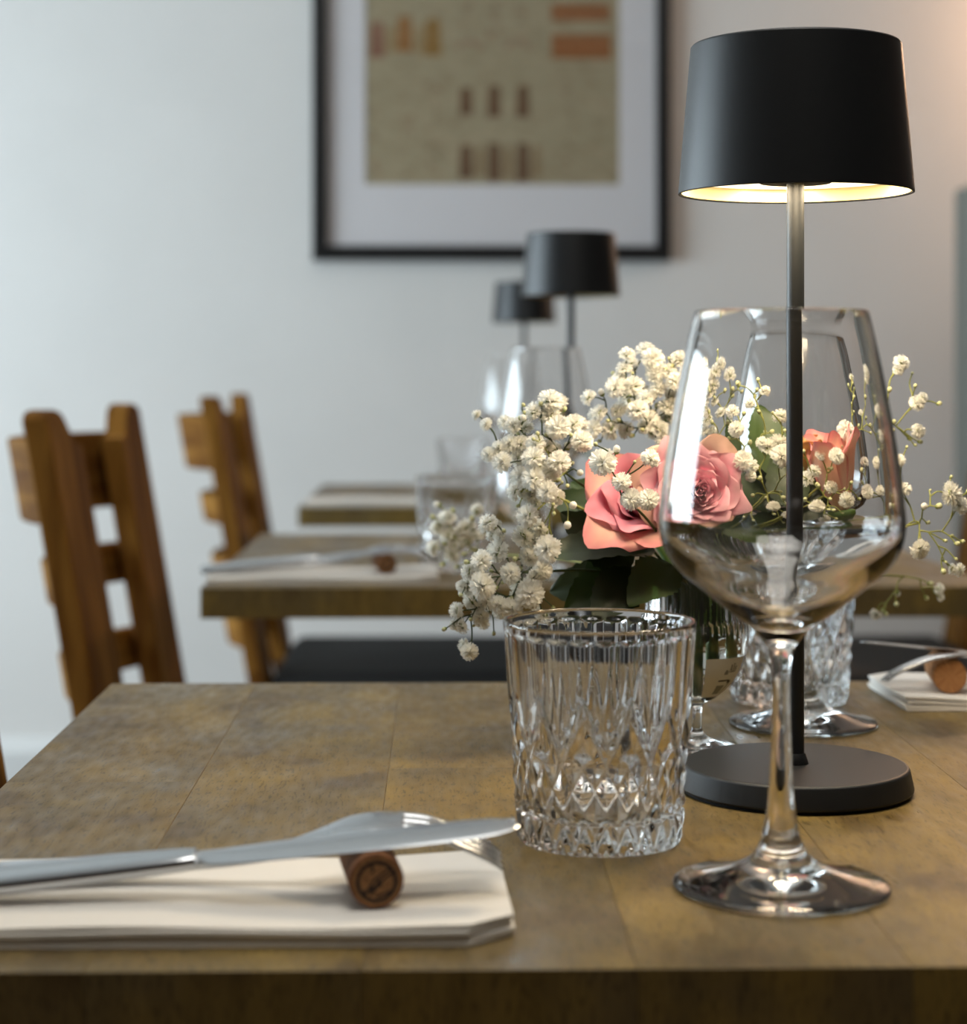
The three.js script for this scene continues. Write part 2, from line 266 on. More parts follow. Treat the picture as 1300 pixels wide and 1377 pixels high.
  const pg = new THREE.BoxGeometry(pr - pl + 0.01, pt - pb + 0.01, 0.001); pg.translate((pl + pr) / 2, (pb + pt) / 2, 0.0090);
  part('print', pg, std({ map: tex, roughness: 0.9 }), t);
  part('glass_pane', box(w - bw * 1.3, h - bw * 1.3, 0.002, xc, yc, 0.0165), M.pane, t);
  part('backing_board', box(w - bw * 1.2, h - bw * 1.2, 0.004, xc, yc, 0.006), M.iron, t);
}

// ------------------------------------------------------------ tables
const TOP = 0.75, TW = 0.73, TD = 0.59, TT = 0.028;
function makeTable(label, pos) {
  const t = thing('dining_table', label, 'table', pos, 0, null), n = 8, w = TW / n;
  for (let i = 0; i < n; i++) {
    const g = rbox(w, TT, TD, 0.0005, -TW / 2 + w * (i + 0.5), TOP - TT / 2, 0, 2);
    part('plank', metreUV(g, 'z', 0.13 * i + 0.02 * (i % 3), 0.21 * ((i * 5) % 7)), M.table[(i * 2 + 1) % 3], t);
  }
  for (const s of [-1, 1]) part('column', moved(new THREE.CylinderGeometry(0.016, 0.016, 0.70, 20), 0, 0.372, s * 0.272), M.iron, t);
  part('base_bar', rbox(0.036, 0.022, 0.6, 0.006, 0, 0.0115, 0), M.iron, t);
  return t;
}
const TX = 0.155;
const tables = [makeTable('brown wooden table in front, with the tall crystal tumbler and bouquet on it', [TX, 0, -0.932])];
tables.push(copy(tables[0], [TX - 0.012, 0, -2.061], 0, 'wooden table directly behind the bouquet table, set with a napkin and lamp'));
tables.push(copy(tables[0], [TX - 0.002, 0, -3.105], 0, 'farthest wooden table, its blurred end just in front of the pale wall'));

// ------------------------------------------------------------ chairs (seat faces +x)
function makeChair(label, pos, turn) {
  const t = thing('ladder_back_chair', label, 'chair', pos, turn), lean = (y) => (y > 0.46 ? -(y - 0.46) * 0.171 : 0);
  const stile = (s) => {
    const sh = new THREE.Shape(); sh.moveTo(0.225, 0); sh.lineTo(0.225, 0.902);
    sh.bezierCurveTo(0.218, 0.912, 0.18, 0.914, 0.16, 0.906); sh.bezierCurveTo(0.142, 0.897, 0.136, 0.88, 0.12, 0.876); sh.lineTo(0.097, 0.874);
    sh.lineTo(0.095, 0.47); sh.bezierCurveTo(0.12, 0.44, 0.182, 0.43, 0.182, 0.38); sh.lineTo(0.186, 0); sh.closePath();
    const g = new THREE.ExtrudeGeometry(sh, { depth: 0.019, bevelThickness: 0.003, bevelSize: 0.003, bevelOffset: -0.003, bevelSegments: 2, curveSegments: 8, steps: 1 });
    g.rotateY(-Math.PI / 2); g.translate(-0.188, 0, 0);      // shape x -> z, depth -> -x
    const p = g.attributes.position;
    const q = subdivideY(g), pp = q.attributes.position; void p;
    for (let i = 0; i < pp.count; i++) pp.setX(i, pp.getX(i) + lean(pp.getY(i)));
    if (s < 0) { for (let i = 0; i < pp.count; i++) pp.setZ(i, -pp.getZ(i)); flip(q); }
    q.computeVertexNormals();
    return metreUV(q, 'y', s * 0.11);
  };
  part('stile', stile(1), M.chair, t); part('stile', stile(-1), M.chair, t);
  for (const [y, h, b] of [[0.838, 0.078, 0.060], [0.735, 0.038, 0.045], [0.64, 0.038, 0.043], [0.545, 0.038, 0.04]]) {
    const sh = new THREE.Shape(), th = 0.017, f = (z) => -b * (1 - Math.pow(Math.abs(z) / 0.15, 2.4)); sh.moveTo(f(-0.15), -0.15);
    for (let k = 1; k <= 20; k++) { const z = -0.15 + 0.015 * k; sh.lineTo(f(z), z); }
    for (let k = 20; k >= 0; k--) { const z = -0.15 + 0.015 * k; sh.lineTo(f(z) - th, z); }
    const g = new THREE.ExtrudeGeometry(sh, { depth: h, bevelThickness: 0.003, bevelSize: 0.003, bevelOffset: -0.003, bevelSegments: 2 });
    g.rotateX(-Math.PI / 2); const p = g.attributes.position;   // (x, z) plan -> x, -z ; depth -> y
    for (let i = 0; i < p.count; i++) { const yy = p.getY(i) - h / 2 + y; p.setXYZ(i, p.getX(i) - 0.2 + lean(yy), yy, p.getZ(i)); }
    g.computeVertexNormals();
    part('rail', metreUV(g, 'z', y), M.chair, t);
  }
  part('seat_frame', metreUV(rbox(0.4, 0.05, 0.42, 0.008, 0.02, 0.415, 0), 'x'), M.chair, t);
  const c = rbox(0.42, 0.055, 0.44, 0.024, 0.025, 0.468, 0, 6), cp = c.attributes.position;
  for (let i = 0; i < cp.count; i++) if (cp.getY(i) > 0.47) cp.setY(i, cp.getY(i) + 0.012 * Math.cos(cp.getZ(i) / 0.22 * 1.5) * Math.cos((cp.getX(i) - 0.025) / 0.21 * 1.5));
  c.computeVertexNormals(); part('seat_cushion', metreUV(c, 'x'), M.leather, t);
  for (const s of [-1, 1]) part('leg', metreUV(rbox(0.042, 0.4, 0.042, 0.005, 0.135, 0.2, s * 0.18), 'y'), M.chair, t);
  for (const s of [-1, 1]) part('stretcher', metreUV(rbox(0.36, 0.025, 0.02, 0.004, 0, 0.16, s * 0.19), 'x'), M.chair, t);
  return t;
}
function flip(g) { const ix = g.index; if (ix) { for (let i = 0; i < ix.count; i += 3) { const a = ix.getX(i); ix.setX(i, ix.getX(i + 2)); ix.setX(i + 2, a); } } else { const p = g.attributes.position; for (let i = 0; i < p.count; i += 3) for (const f of ['X', 'Y', 'Z']) { const a = p['get' + f](i); p['set' + f](i, p['get' + f](i + 2)); p['set' + f](i + 2, a); } } }
// cut triangles at a height so that a bend there stays sharp
function subdivideY(g) {
  const s = g.index ? g.toNonIndexed() : g, p = s.attributes.position, out = [], Y = 0.46;
  const a = [V(), V(), V()];
  for (let i = 0; i < p.count; i += 3) {
    for (let k = 0; k < 3; k++) a[k].fromBufferAttribute(p, i + k);
    const up = a.filter((q) => q.y > Y + 1e-6), dn = a.filter((q) => q.y < Y - 1e-6);
    if (!up.length || !dn.length) { for (const q of a) out.push(q.x, q.y, q.z); continue; }
    const poly = [[], []];
    for (let k = 0; k < 3; k++) { const c = a[k], n = a[(k + 1) % 3]; if (c.y >= Y) poly[0].push(c.clone()); if (c.y <= Y) poly[1].push(c.clone()); if ((c.y > Y && n.y < Y) || (c.y < Y && n.y > Y)) { const m = c.clone().lerp(n, (Y - c.y) / (n.y - c.y)); poly[0].push(m); poly[1].push(m.clone()); } }
    for (const q of poly) for (let k = 1; k + 1 < q.length; k++) for (const w of [q[0], q[k], q[k + 1]]) out.push(w.x, w.y, w.z);
  }
  const r = new THREE.BufferGeometry(); r.setAttribute('position', new THREE.Float32BufferAttribute(out, 3)); r.computeVertexNormals();
  return r;
}
const chair = makeChair('wooden ladder-back chair nearest the pale wall corner on the left, its back clear of the tables', [-0.102, 0, -2.03], -0.035);
chair.userData.label = 'larger of the two fully seen wooden ladder-back chairs, beyond the front table corner';
copy(chair, [-0.076, 0, -3.105], -0.01, 'smaller, farther ladder-back chair with black seat, behind the second table');
copy(chair, [-0.032, 0, -0.93], 0, 'wooden chair of which only a dark sliver shows beside the front table edge');
copy(chair, [0.67, 0, -3.1], Math.PI, 'wooden chair at the right end of the second table, mostly cut off by the frame');

// ------------------------------------------------------------ lamps
function makeLamp(label, pos, lit) {
  const t = thing('table_lamp', label, 'lamp', pos, 0, null);
  part('base', lathe(smoothBase(), 96), M.coat, t);
  part('base_pad', moved(new THREE.CylinderGeometry(0.053, 0.053, 0.0014, 72), 0, 0.0007, 0), M.rubber, t);
  part('collar', lathe([[0.0042, 0.0125], [0.0062, 0.0125], [0.0046, 0.0175], [0.0042, 0.0175]], 40), M.coat, t);
  part('pole', metreUV(moved(new THREE.CylinderGeometry(0.0041, 0.0041, 0.276, 32), 0, 0.150, 0), 'y'), M.coat, t);
  const s = 0.0012, sh = part('shade', coatUV(lathe([[0.0, 0.3512], [0.0470, 0.3512], [0.0484, 0.3508], [0.0492, 0.3498], [0.0550, 0.2815], [0.05495, 0.2809], [0.0540, 0.2809], [0.0538, 0.2815], [0.0484, 0.3480], [0.0, 0.3480]], 128)), M.coat, t);
  part('shade_lining', lathe([[0.05355, 0.2816], [0.05325, 0.2816], [0.0526, 0.2888], [0.0529, 0.2888]], 96), M.lining, sh);
  part('diffuser', lathe([[0.0085, 0.2880], [0.0526, 0.2880], [0.0526, 0.2895], [0.0085, 0.2895]], 96), lit ? M.glow : M.lining, t);
  part('socket_cap', lathe([[0.0041, 0.2856], [0.0165, 0.2858], [0.0178, 0.2868], [0.0178, 0.2895], [0.0041, 0.2895]], 48), M.rubber, t); void s;
  if (lit) for (let k = 0; k < 4; k++) {
    const a = k * Math.PI / 2, l = new THREE.RectAreaLight(WARM, LAMP_LIGHT / 4, 0.034, 0.034);
    l.name = 'lamp_light'; l.position.set(0.031 * Math.cos(a), 0.2874, 0.031 * Math.sin(a)); l.rotation.x = -Math.PI / 2; t.add(l);
  }
  return t;
}
function smoothBase() { return [[0, 0.0014], [0.0535, 0.0014], [0.0546, 0.0018], [0.0548, 0.0028], [0.0530, 0.0112], [0.0524, 0.0122], [0.0512, 0.0126], [0, 0.0126]]; }
function coatUV(g) { const p = g.attributes.position, uv = g.attributes.uv; for (let i = 0; i < p.count; i++) { uv.setXY(i, uv.getX(i) * 0.33, p.getY(i) + Math.hypot(p.getX(i), p.getZ(i)) * 0.2); } return g; }
makeLamp('large sharp black table lamp with lit shade, standing behind the wine glass', [0.1655, TOP, -0.908], true);
const lamp = makeLamp('blurred black table lamp on the second table, in front of the picture frame edge', [0.141, TOP, -2.15], false);
copy(lamp, [0.137, TOP, -3.31], 0, 'smallest black table lamp, on the farthest table, partly behind another lamp');

// ------------------------------------------------------------ glassware
function makeWineGlass(label, pos) {
  const outer = [[0.0, 0.0016], [0.016, 0.0013], [0.032, 0.0006], [0.0398, 0.0003], [0.0411, 0.0010], [0.0411, 0.0019], [0.0398, 0.0027], [0.033, 0.0042], [0.024, 0.0064], [0.016, 0.0092], [0.0105, 0.0132], [0.0078, 0.0185], [0.0060, 0.027], [0.0046, 0.041], [0.0037, 0.058], [0.0034, 0.074], [0.0037, 0.086], [0.0055, 0.0925], [0.0105, 0.0985], [0.0213, 0.1065], [0.0315, 0.1148], [0.0405, 0.1225], [0.0450, 0.1300], [0.0467, 0.1385], [0.0462, 0.147], [0.0442, 0.163], [0.0410, 0.182], [0.0366, 0.204], [0.0330, 0.2192], [0.0325, 0.2203], [0.0319, 0.2203]];
  const inner = [[0.0317, 0.2195], [0.0353, 0.204], [0.0398, 0.182], [0.0430, 0.163], [0.0450, 0.147], [0.0454, 0.1390], [0.0436, 0.1317], [0.0388, 0.1251], [0.0298, 0.1178], [0.0200, 0.1105], [0.0106, 0.1050], [0.0045, 0.1030], [0.0, 0.1026]];
  const prof = [...smoothProfile(outer, 150), ...smoothProfile(inner, 70)];
  const m = part(numbered('wine_glass'), lathe(prof, 112), M.glass, scene); m.position.set(...pos);
  return tag(m, label, 'wine glass');
}
const wine = makeWineGlass('large empty wine glass nearest the camera, in front of the lamp pole', [0.1285, TOP, -0.735]);
copy(wine, [0.2005, TOP, -1.076], 0, 'empty wine glass behind the lamp, its foot beside the small rear tumbler');
copy(wine, [0.098, TOP, -1.867], 0, 'blurred wine glass on the second table, with a white window streak');
copy(wine, [0.100, TOP, -2.92], 0, 'blurred wine glass on the farthest table, below the smallest lamp');

function tumblerGeometry() {
  const NA = 480, HT = 0.0925, rows = [], N = 24, tri = (x) => 1 - Math.abs(((x % 1) + 1) % 1 * 2 - 1);
  const R = (h) => lerp(0.0350, 0.0408, h / HT) - 0.0012 * Math.max(0, 1 - h / 0.004) ** 2;
  const cut = (s, t) => {                        // s counts 24ths of a turn; the depth cut into the wall
    const even = (x) => Math.abs(x - 2 * Math.round(x / 2)), odd = (x) => 1 - even(x), v = (t - 0.40) / 0.215, arch = even(s);
    if (t > 0.955) return 0;
    if (v > arch && t > 0.4) {                    // upright flutes that end in points between the big lozenges
      const q = 2 * (((s * 1.0 + 0.5) % 1 + 1) % 1) - 1, top = smoothstep(0.955 - t, -0.006, 0.02), low = smoothstep(v - arch, 0, 0.35);
      return 0.0018 * Math.max(0, 1 - 2.1 * (v - arch)) + 0.0008 * Math.cos(q * Math.PI / 2) * low * top;
    }
    if (t > 0.16) {
      const dE = Math.min(even(s + v), even(s - v)), dO = Math.min(odd(s + v), odd(s - v)), fade = 1 - smoothstep(v, 0.0, 0.32);
      return 0.0020 * Math.max(0, 1 - 2.1 * dE, (1 - 2.1 * dO) * fade);
    }
    if (t > 0.145) return 0.0012;
    const w = t / 0.145, a = tri(s + 0.5), d = Math.abs(a - w); return 0.0017 * (1 - Math.min(1, 1.6 * d)) * smoothstep(t, 0, 0.02) + 0.0002;
  };
  rows.push(['c', 0, 0.0022], ['r', 0.012, 0.0020], ['r', 0.022, 0.0016], ['r', 0.030, 0.0006], ['r', 0.0325, 0.0001]);
  for (let i = 0; i <= 150; i++) rows.push(['o', i / 150 * 0.985]);
  rows.push(['r', 0.04065, HT - 0.0004], ['r', 0.0402, HT], ['r', 0.0395, HT], ['r', 0.0390, HT - 0.0004]);
  for (let i = 0; i <= 26; i++) { const t = 1 - i / 26, h = lerp(0.018, HT - 0.0015, t); rows.push(['r', lerp(0.0312, 0.0389, Math.pow(t, 0.8)), h]); }
  rows.push(['r', 0.0302, 0.0152], ['r', 0.0278, 0.0132], ['r', 0.0235, 0.0121], ['r', 0.015, 0.0116], ['r', 0.007, 0.0115], ['c', 0, 0.0115]);
  const pos = new Float32Array(rows.length * NA * 3), idx = [];
  rows.forEach((row, j) => {
    for (let k = 0; k < NA; k++) {
      const a = 2 * Math.PI * k / NA; let r, h;
      if (row[0] === 'o') { h = Math.max(0.0004, row[1] * HT); r = R(h) - cut(a / (2 * Math.PI) * N, row[1]); } else { r = row[1]; h = row[2]; }
      const o = (j * NA + k) * 3; pos[o] = r * Math.cos(a); pos[o + 1] = h; pos[o + 2] = -r * Math.sin(a);
      if (j) { const a0 = (j - 1) * NA + k, a1 = (j - 1) * NA + (k + 1) % NA, b0 = j * NA + k, b1 = j * NA + (k + 1) % NA; if (rows[j - 1][0] !== 'c') idx.push(a0, a1, b0); if (row[0] !== 'c') idx.push(b0, a1, b1); }
    }
  });
  const g = new THREE.BufferGeometry(); g.setAttribute('position', new THREE.BufferAttribute(pos, 3)); g.setIndex(idx); g.computeVertexNormals();
  return g;
}
const tumbler = tag(part(numbered('crystal_tumbler'), tumblerGeometry(), M.crystal, scene), 'large cut-crystal tumbler with diamond facets, sharp, left of the wine glass stem', 'tumbler');
tumbler.position.set(0.0655, TOP, -0.815);
copy(tumbler, [0.207, TOP, -1.156], 0.1, 'cut-crystal tumbler behind the lamp pole, by the foot of the rear wine glass');
copy(tumbler, [0.012, TOP, -1.93], 0.2, 'blurred cut-crystal tumbler on the second table, left of the bouquet');
copy(tumbler, [0.03, TOP, -2.98], 0.3, 'blurred cut-crystal tumbler on the farthest table');

// stemmed vase with a ribbed upper half
const VASE = [0.1325, TOP, -1.012];
{
  const t = thing('goblet_vase', 'small stemmed glass goblet used as a vase for the roses', 'vase', VASE);
  const outer = [[0, 0.0012], [0.012, 0.0009], [0.0195, 0.0003], [0.0206, 0.0009], [0.0204, 0.0016], [0.014, 0.0028], [0.007, 0.0050], [0.0034, 0.0085], [0.0026, 0.013], [0.0025, 0.019], [0.0036, 0.0228], [0.0085, 0.0256], [0.0165, 0.0322], [0.0225, 0.0405], [0.0262, 0.0500], [0.0270, 0.0600], [0.0264, 0.0750], [0.0262, 0.0905], [0.0258, 0.0912], [0.0254, 0.0912]];
  const inner = [[0.0250, 0.0905], [0.0252, 0.0750], [0.0258, 0.0600], [0.0250, 0.0502], [0.0213, 0.0412], [0.0155, 0.0338], [0.0080, 0.0280], [0, 0.0264]];
  const g = lathe([...smoothProfile(outer, 90), ...smoothProfile(inner, 40)], 192), p = g.attributes.position;
  for (let i = 0; i < p.count; i++) { const y = p.getY(i), r = Math.hypot(p.getX(i), p.getZ(i)); if (y > 0.058 && r > 0.0255) { const a = Math.atan2(p.getZ(i), p.getX(i)), k = 1 + 0.022 * Math.cos(a * 36) * smoothstep(y, 0.058, 0.07) * smoothstep(0.0895 - y, 0, 0.006); p.setX(i, p.getX(i) * k); p.setZ(i, p.getZ(i) * k); } }
  g.computeVertexNormals();
  part('bowl', g, M.glass, t);
  const wl = 0.0665; part('water', lathe([[0, 0.0268], ...smoothProfile(inner.slice(2).reverse().map(([r, h]) => [Math.max(0, r - 0.00025), h + 0.0003]), 40).filter(([, h]) => h < wl), [0.0252, wl], [0, wl]], 96), M.water, t);
  const cv = document.createElement('canvas'); cv.width = 256; cv.height = 128; const c = cv.getContext('2d');
  c.fillStyle = '#e6e8e4'; c.fillRect(0, 0, 256, 128); c.fillStyle = '#2a2c2c'; c.font = 'bold 30px serif'; c.fillText('Alis', 150, 40); c.fillRect(96, 62, 86, 5);
  c.font = 'bold 66px sans-serif'; c.fillText('7', 168, 112); c.fillStyle = '#8b8f8e'; c.beginPath(); c.arc(134, 46, 14, Math.PI, 0); c.fill(); c.fillRect(96, 80, 66, 34);
  const tx = new THREE.CanvasTexture(cv); tx.colorSpace = THREE.SRGBColorSpace; tx.magFilter = THREE.LinearFilter;
  const pr = smoothProfile(outer.slice(11, 15), 16).filter(([r]) => r > 0.0115).map(([r, h]) => [r + 0.00035, h]);
  const lg = new THREE.LatheGeometry(pr.map(([r, h]) => new THREE.Vector2(r, h)), 24, 0.05, 1.0);
  part('printed_badge', lg, std({ map: tx, roughness: 0.4, side: THREE.DoubleSide }), t).userData.label = 'pale printed badge with a dark 7';
}

// ------------------------------------------------------------ place settings
// napkin: four folded layers, the front right corner turned in
function makeNapkin(label, pos, turn) {
  const t = thing('folded_napkin', label, 'napkin', pos, turn), L = 0.214, D = 0.099;
  for (let k = 0; k < 4; k++) {
    const o = [0, 0.0008, -0.0006, 0.0003][k], sh = new THREE.Shape();
    const c = 0.0005 + 0.0125; sh.moveTo(-L / 2, -D / 2 + o); sh.lineTo(L / 2 - 0.0155 + o, -D / 2 + o); sh.lineTo(L / 2 + o, -D / 2 + c); sh.lineTo(L / 2 - 0.003 + o, D / 2); sh.lineTo(-L / 2, D / 2 - o); sh.closePath();
    const flat = new THREE.ExtrudeGeometry(sh, { depth: 0.00125, bevelThickness: 0.0002, bevelSize: 0.0004, bevelOffset: -0.0004, bevelSegments: 1 });
    let g = tessellate(flat, 0.014); g.rotateX(-Math.PI / 2);
    const p = g.attributes.position;
    for (let i = 0; i < p.count; i++) { const x = p.getX(i), z = p.getZ(i); p.setY(i, p.getY(i) + 0.0003 + k * 0.00158 + k * (0.00022 * Math.sin(x * 46 + k) + 0.00016 * Math.sin(z * 70 + 2 * k)) + 0.0016 * (k / 3) * smoothstep(x, L / 2 - 0.06, L / 2) * smoothstep(-z, -0.01, D / 2) + 0.0007 * (k / 3) * Math.exp(-(((z - D / 2) / 0.012) ** 2))); }
    g.computeVertexNormals(); part('fold', metreUV(g, 'x', 0.03 * k), M.paper, t);
  }
  return t;
}
function tessellate(g, size) { // split long edges so that the sheet can bend
  let s = g.index ? g.toNonIndexed() : g, tri = []; const p = s.attributes.position;
  for (let i = 0; i < p.count; i += 3) tri.push([V().fromBufferAttribute(p, i), V().fromBufferAttribute(p, i + 1), V().fromBufferAttribute(p, i + 2)]);
  for (let pass = 0; pass < 12; pass++) {
    const next = []; let any = false;
    for (const [a, b, c] of tri) { const e = [a.distanceTo(b), b.distanceTo(c), c.distanceTo(a)], m = Math.max(...e); if (m < size) { next.push([a, b, c]); continue; } any = true; const k = e.indexOf(m), q = [a, b, c], A = q[k], B = q[(k + 1) % 3], C = q[(k + 2) % 3], mid = A.clone().add(B).multiplyScalar(0.5); next.push([A, mid, C], [mid, B, C]); }
    tri = next; if (!any) break;
  }
  const out = []; for (const t of tri) for (const v of t) out.push(v.x, v.y, v.z);
  let r = new THREE.BufferGeometry(); r.setAttribute('position', new THREE.Float32BufferAttribute(out, 3)); r.computeVertexNormals();
  return r;
}
// cork: burned mark on one end
const corkEnd = (() => {
  const cv = document.createElement('canvas'); cv.width = cv.height = 256; const c = cv.getContext('2d'), r = rng(9);
  c.fillStyle = '#8a6038'; c.fillRect(0, 0, 256, 256);
  for (let i = 0; i < 1500; i++) { c.fillStyle = ['rgba(70,42,20,0.35)', 'rgba(178,134,88,0.35)', 'rgba(120,80,46,0.4)'][i % 3]; c.beginPath(); c.arc(r() * 256, r() * 256, 1 + r() * 5, 0, 7); c.fill(); }
  c.strokeStyle = '#1a0f08'; c.lineWidth = 19; c.lineCap = 'round'; c.beginPath(); c.arc(128, 128, 99, 0, 7); c.stroke();
  const line = (w, ...p) => { c.lineWidth = w * 1.7; c.beginPath(); c.moveTo(p[0], p[1]); c.bezierCurveTo(...p.slice(2)); c.stroke(); };
  line(7, 66, 196, 96, 150, 100, 120, 200, 62); line(7, 60, 180, 110, 176, 130, 130, 212, 84); line(9, 96, 190, 120, 170, 128, 150, 150, 140); line(8, 100, 46, 108, 60, 112, 66, 104, 78); line(7, 128, 206, 160, 196, 180, 190, 206, 178); line(5, 88, 168, 110, 196, 118, 176, 140, 120);
  const t = new THREE.CanvasTexture(cv); t.colorSpace = THREE.SRGBColorSpace; t.magFilter = THREE.LinearFilter; return t;
})();
const corkEndMaterial = std({ map: corkEnd, roughness: 0.9 });
function makeCork(label, near, far, r, marked = true) {
  const t = thing('wine_cork', label, 'cork', near.toArray()), d = far.clone().sub(near), len = d.length();
  const g = lathe([[0, 0], [r - 0.0012, 0], [r - 0.0003, 0.0004], [r, 0.0014], [r, len - 0.0014], [r - 0.0003, len - 0.0004], [r - 0.0012, len], [0, len]], 48);
  const uv = g.attributes.uv, p = g.attributes.position; for (let i = 0; i < p.count; i++) uv.setXY(i, uv.getX(i) * 0.0628 + Math.hypot(p.getX(i), p.getZ(i)) * 0.3, p.getY(i));
  const e = new THREE.CircleGeometry(r - 0.0011, 40);
  const q = new THREE.Quaternion().setFromUnitVectors(V(0, 1, 0), d.clone().normalize()); g.applyQuaternion(q);
  part('body', g, marked ? M.oldCork : M.cork, t);
  if (marked) { const f = new THREE.Matrix4().makeBasis(...(() => { const n = d.clone().normalize().negate(), x = V(0, 1, 0).cross(n).normalize(); return [x, n.clone().cross(x), n]; })()); e.applyMatrix4(f); e.translate(...d.clone().normalize().multiplyScalar(-0.00015).toArray()); part('stamped_end', e, corkEndMaterial, t).userData.label = 'end stamped with a dark ring and quill strokes'; }
  return t;
}
// cutlery, built along x: handle end at 0, tip towards +x; y is height over the table
function makeKnife(label, pos, turn) {
  const t = thing('table_knife', label, 'knife', pos, turn), k = -0.16;
  const rise = (x) => lerp(0.0102, 0.0335, x / 0.226);
  part('handle', loft([[0, rise(0), 0, 0.004, 0.0022, k], [0.004, rise(0.004), 0, 0.0082, 0.0034, k], [0.03, rise(0.03), 0, 0.0094, 0.004, k], [0.07, rise(0.07), 0, 0.0083, 0.0038, k], [0.1, rise(0.1), 0, 0.0066, 0.0034, k], [0.11, rise(0.11), 0, 0.0052, 0.003, k]], 20, 60), M.steel, t);
  part('blade', loft([[0.1085, rise(0.1085), 0, 0.0048, 0.0024, k], [0.113, rise(0.113), 0, 0.0058, 0.0019, k], [0.122, rise(0.122), 0.001, 0.0076, 0.0012, k], [0.15, rise(0.15), 0.001, 0.0092, 0.0010, k], [0.19, rise(0.19), 0.001, 0.0098, 0.0009, k], [0.215, rise(0.215), 0, 0.0086, 0.0008, k], [0.225, rise(0.225), -0.003, 0.004, 0.0006, k]], 24, 80, 1.7), M.steel, t);
  return t;
}
function makeFork(label, pos, turn) {
  const t = thing('table_fork', label, 'fork', pos, turn), s = -0.12;
  part('handle', loft([[0, 0.0095, 0, 0.004, 0.0016, s], [0.004, 0.0098, 0, 0.0085, 0.0022, s], [0.03, 0.0112, 0, 0.0098, 0.0025, s], [0.07, 0.0132, 0, 0.006, 0.0024, s], [0.105, 0.0158, 0, 0.0038, 0.0026, s], [0.122, 0.0187, 0, 0.0036, 0.0026, s], [0.134, 0.0226, 0, 0.0055, 0.0022, s], [0.143, 0.0258, 0, 0.0090, 0.0018, s]], 18, 70), M.steel, t);
  part('head', loft([[0.140, 0.0249, 0, 0.0074, 0.0018, s], [0.148, 0.0274, 0, 0.0102, 0.0015, s], [0.158, 0.0288, 0, 0.0110, 0.0013, s], [0.168, 0.0286, 0, 0.0110, 0.0012, s]], 18, 24), M.steel, t);
  for (let k = 0; k < 4; k++) {
    const z = (k - 1.5) * 0.0057, dy = z * Math.sin(s);
    part('tine', loft([[0.166, 0.0286 + dy, z, 0.0022, 0.0012, s], [0.177, 0.0272 + dy, z, 0.0021, 0.0012, s], [0.189, 0.0230 + dy, z * 0.98, 0.0018, 0.0011, s], [0.199, 0.0182 + dy, z * 0.95, 0.0014, 0.001, s], [0.205, 0.0138 + dy, z * 0.93, 0.0006, 0.0005, s]], 10, 24), M.steel, t);
  }
  return t;
}
const napkin = makeNapkin('white folded paper napkin in the foreground, under the marked cork and cutlery', [-0.083, TOP, -0.7115], 0);
const cork = makeCork('wine cork with a dark stamped end, propping the cutlery on the front napkin', V(-0.0238, TOP + 0.0168, -0.684), V(-0.0300, TOP + 0.0168, -0.728), 0.0098);
const knife = makeKnife('steel knife resting on the stamped cork, nearer the camera than the fork', [-0.199, TOP, -0.699], 0);
const fork = makeFork('steel fork with tines turned down, behind the knife on the stamped cork', [-0.183, TOP, -0.722], 0);
// second table
const D2 = [-0.03, 0, -1.13], shift = (o, d) => [o.position.x + d[0], o.position.y + d[1], o.position.z + d[2]];
copy(napkin, shift(napkin, D2), 0, 'blurred white napkin along the edge of the second table');
copy(cork, shift(cork, D2), 0, 'blurred small cork on the napkin of the second table');
copy(knife, shift(knife, D2), 0, 'blurred knife leaning on the cork of the second table');
copy(fork, shift(fork, D2), 0, 'blurred fork leaning on the cork of the second table, behind its knife');
// farthest table
copy(napkin, shift(napkin, [-0.015, 0, -2.185]), 0, 'strongly blurred white napkin on the farthest table');
// opposite place at the front table
copy(napkin, [0.372, TOP, -1.165], Math.PI, 'white folded napkin at the right edge, under the unmarked cork');
makeCork('plain orange-brown cork at the right edge, on the rear napkin', V(0.2985, TOP + 0.0172, -1.135), V(0.3045, TOP + 0.0172, -1.179), 0.0102, false);
copy(knife, [0.478, TOP, -1.168], Math.PI, 'steel knife over the plain cork at the right edge');
copy(fork, [0.466, TOP, -1.142], Math.PI, 'steel fork over the plain cork at the right edge, tines turned down').visible = true;

// ------------------------------------------------------------ bouquet
const heart = V(VASE[0] + 0.005, TOP + 0.115, VASE[2]);
// a double blossom of baby's breath, radius 1, opening along +y
function blossomGeometry(seed) {
  const r = rng(seed), list = [], n = 84;
  for (let i = 0; i < n; i++) {
    const el = Math.pow((i + 0.5) / n, 0.6) * 1.95 + (r() - 0.5) * 0.22, az = i * 2.39996 + (r() - 0.5) * 0.5, len = (0.88 + 0.16 * r()) * (el > 1.5 ? 0.92 : 1), w = 0.15 + 0.07 * r();
    const g = new THREE.PlaneGeometry(1, 1, 2, 3), p = g.attributes.position, twist = (r() - 0.5) * 0.9, curl = 0.2 + 0.3 * r();
    for (let k = 0; k < p.count; k++) {
      const u = p.getX(k) * 2, v = p.getY(k) + 0.5, notch = v > 0.9 ? -0.10 * (1 - Math.abs(u)) + 0.03 : 0, ww = w * (0.28 + 1.1 * v - 0.35 * v * v), y = 0.12 + (v + notch) * len * 0.9, bend = curl * v * v * len * 0.6, x = u * ww;
      p.setXYZ(k, x, y, bend - 0.10 * (1 - u * u) * v + (v > 0.9 ? 0.05 * Math.sin(u * 5 + i) : 0));
    }
    g.rotateY(twist); g.rotateX(el); g.rotateY(az); list.push(g);
  }
  const g = merged(list); g.computeVertexNormals(); return g;
}
const blossoms = [11, 23, 37, 51].map(blossomGeometry);
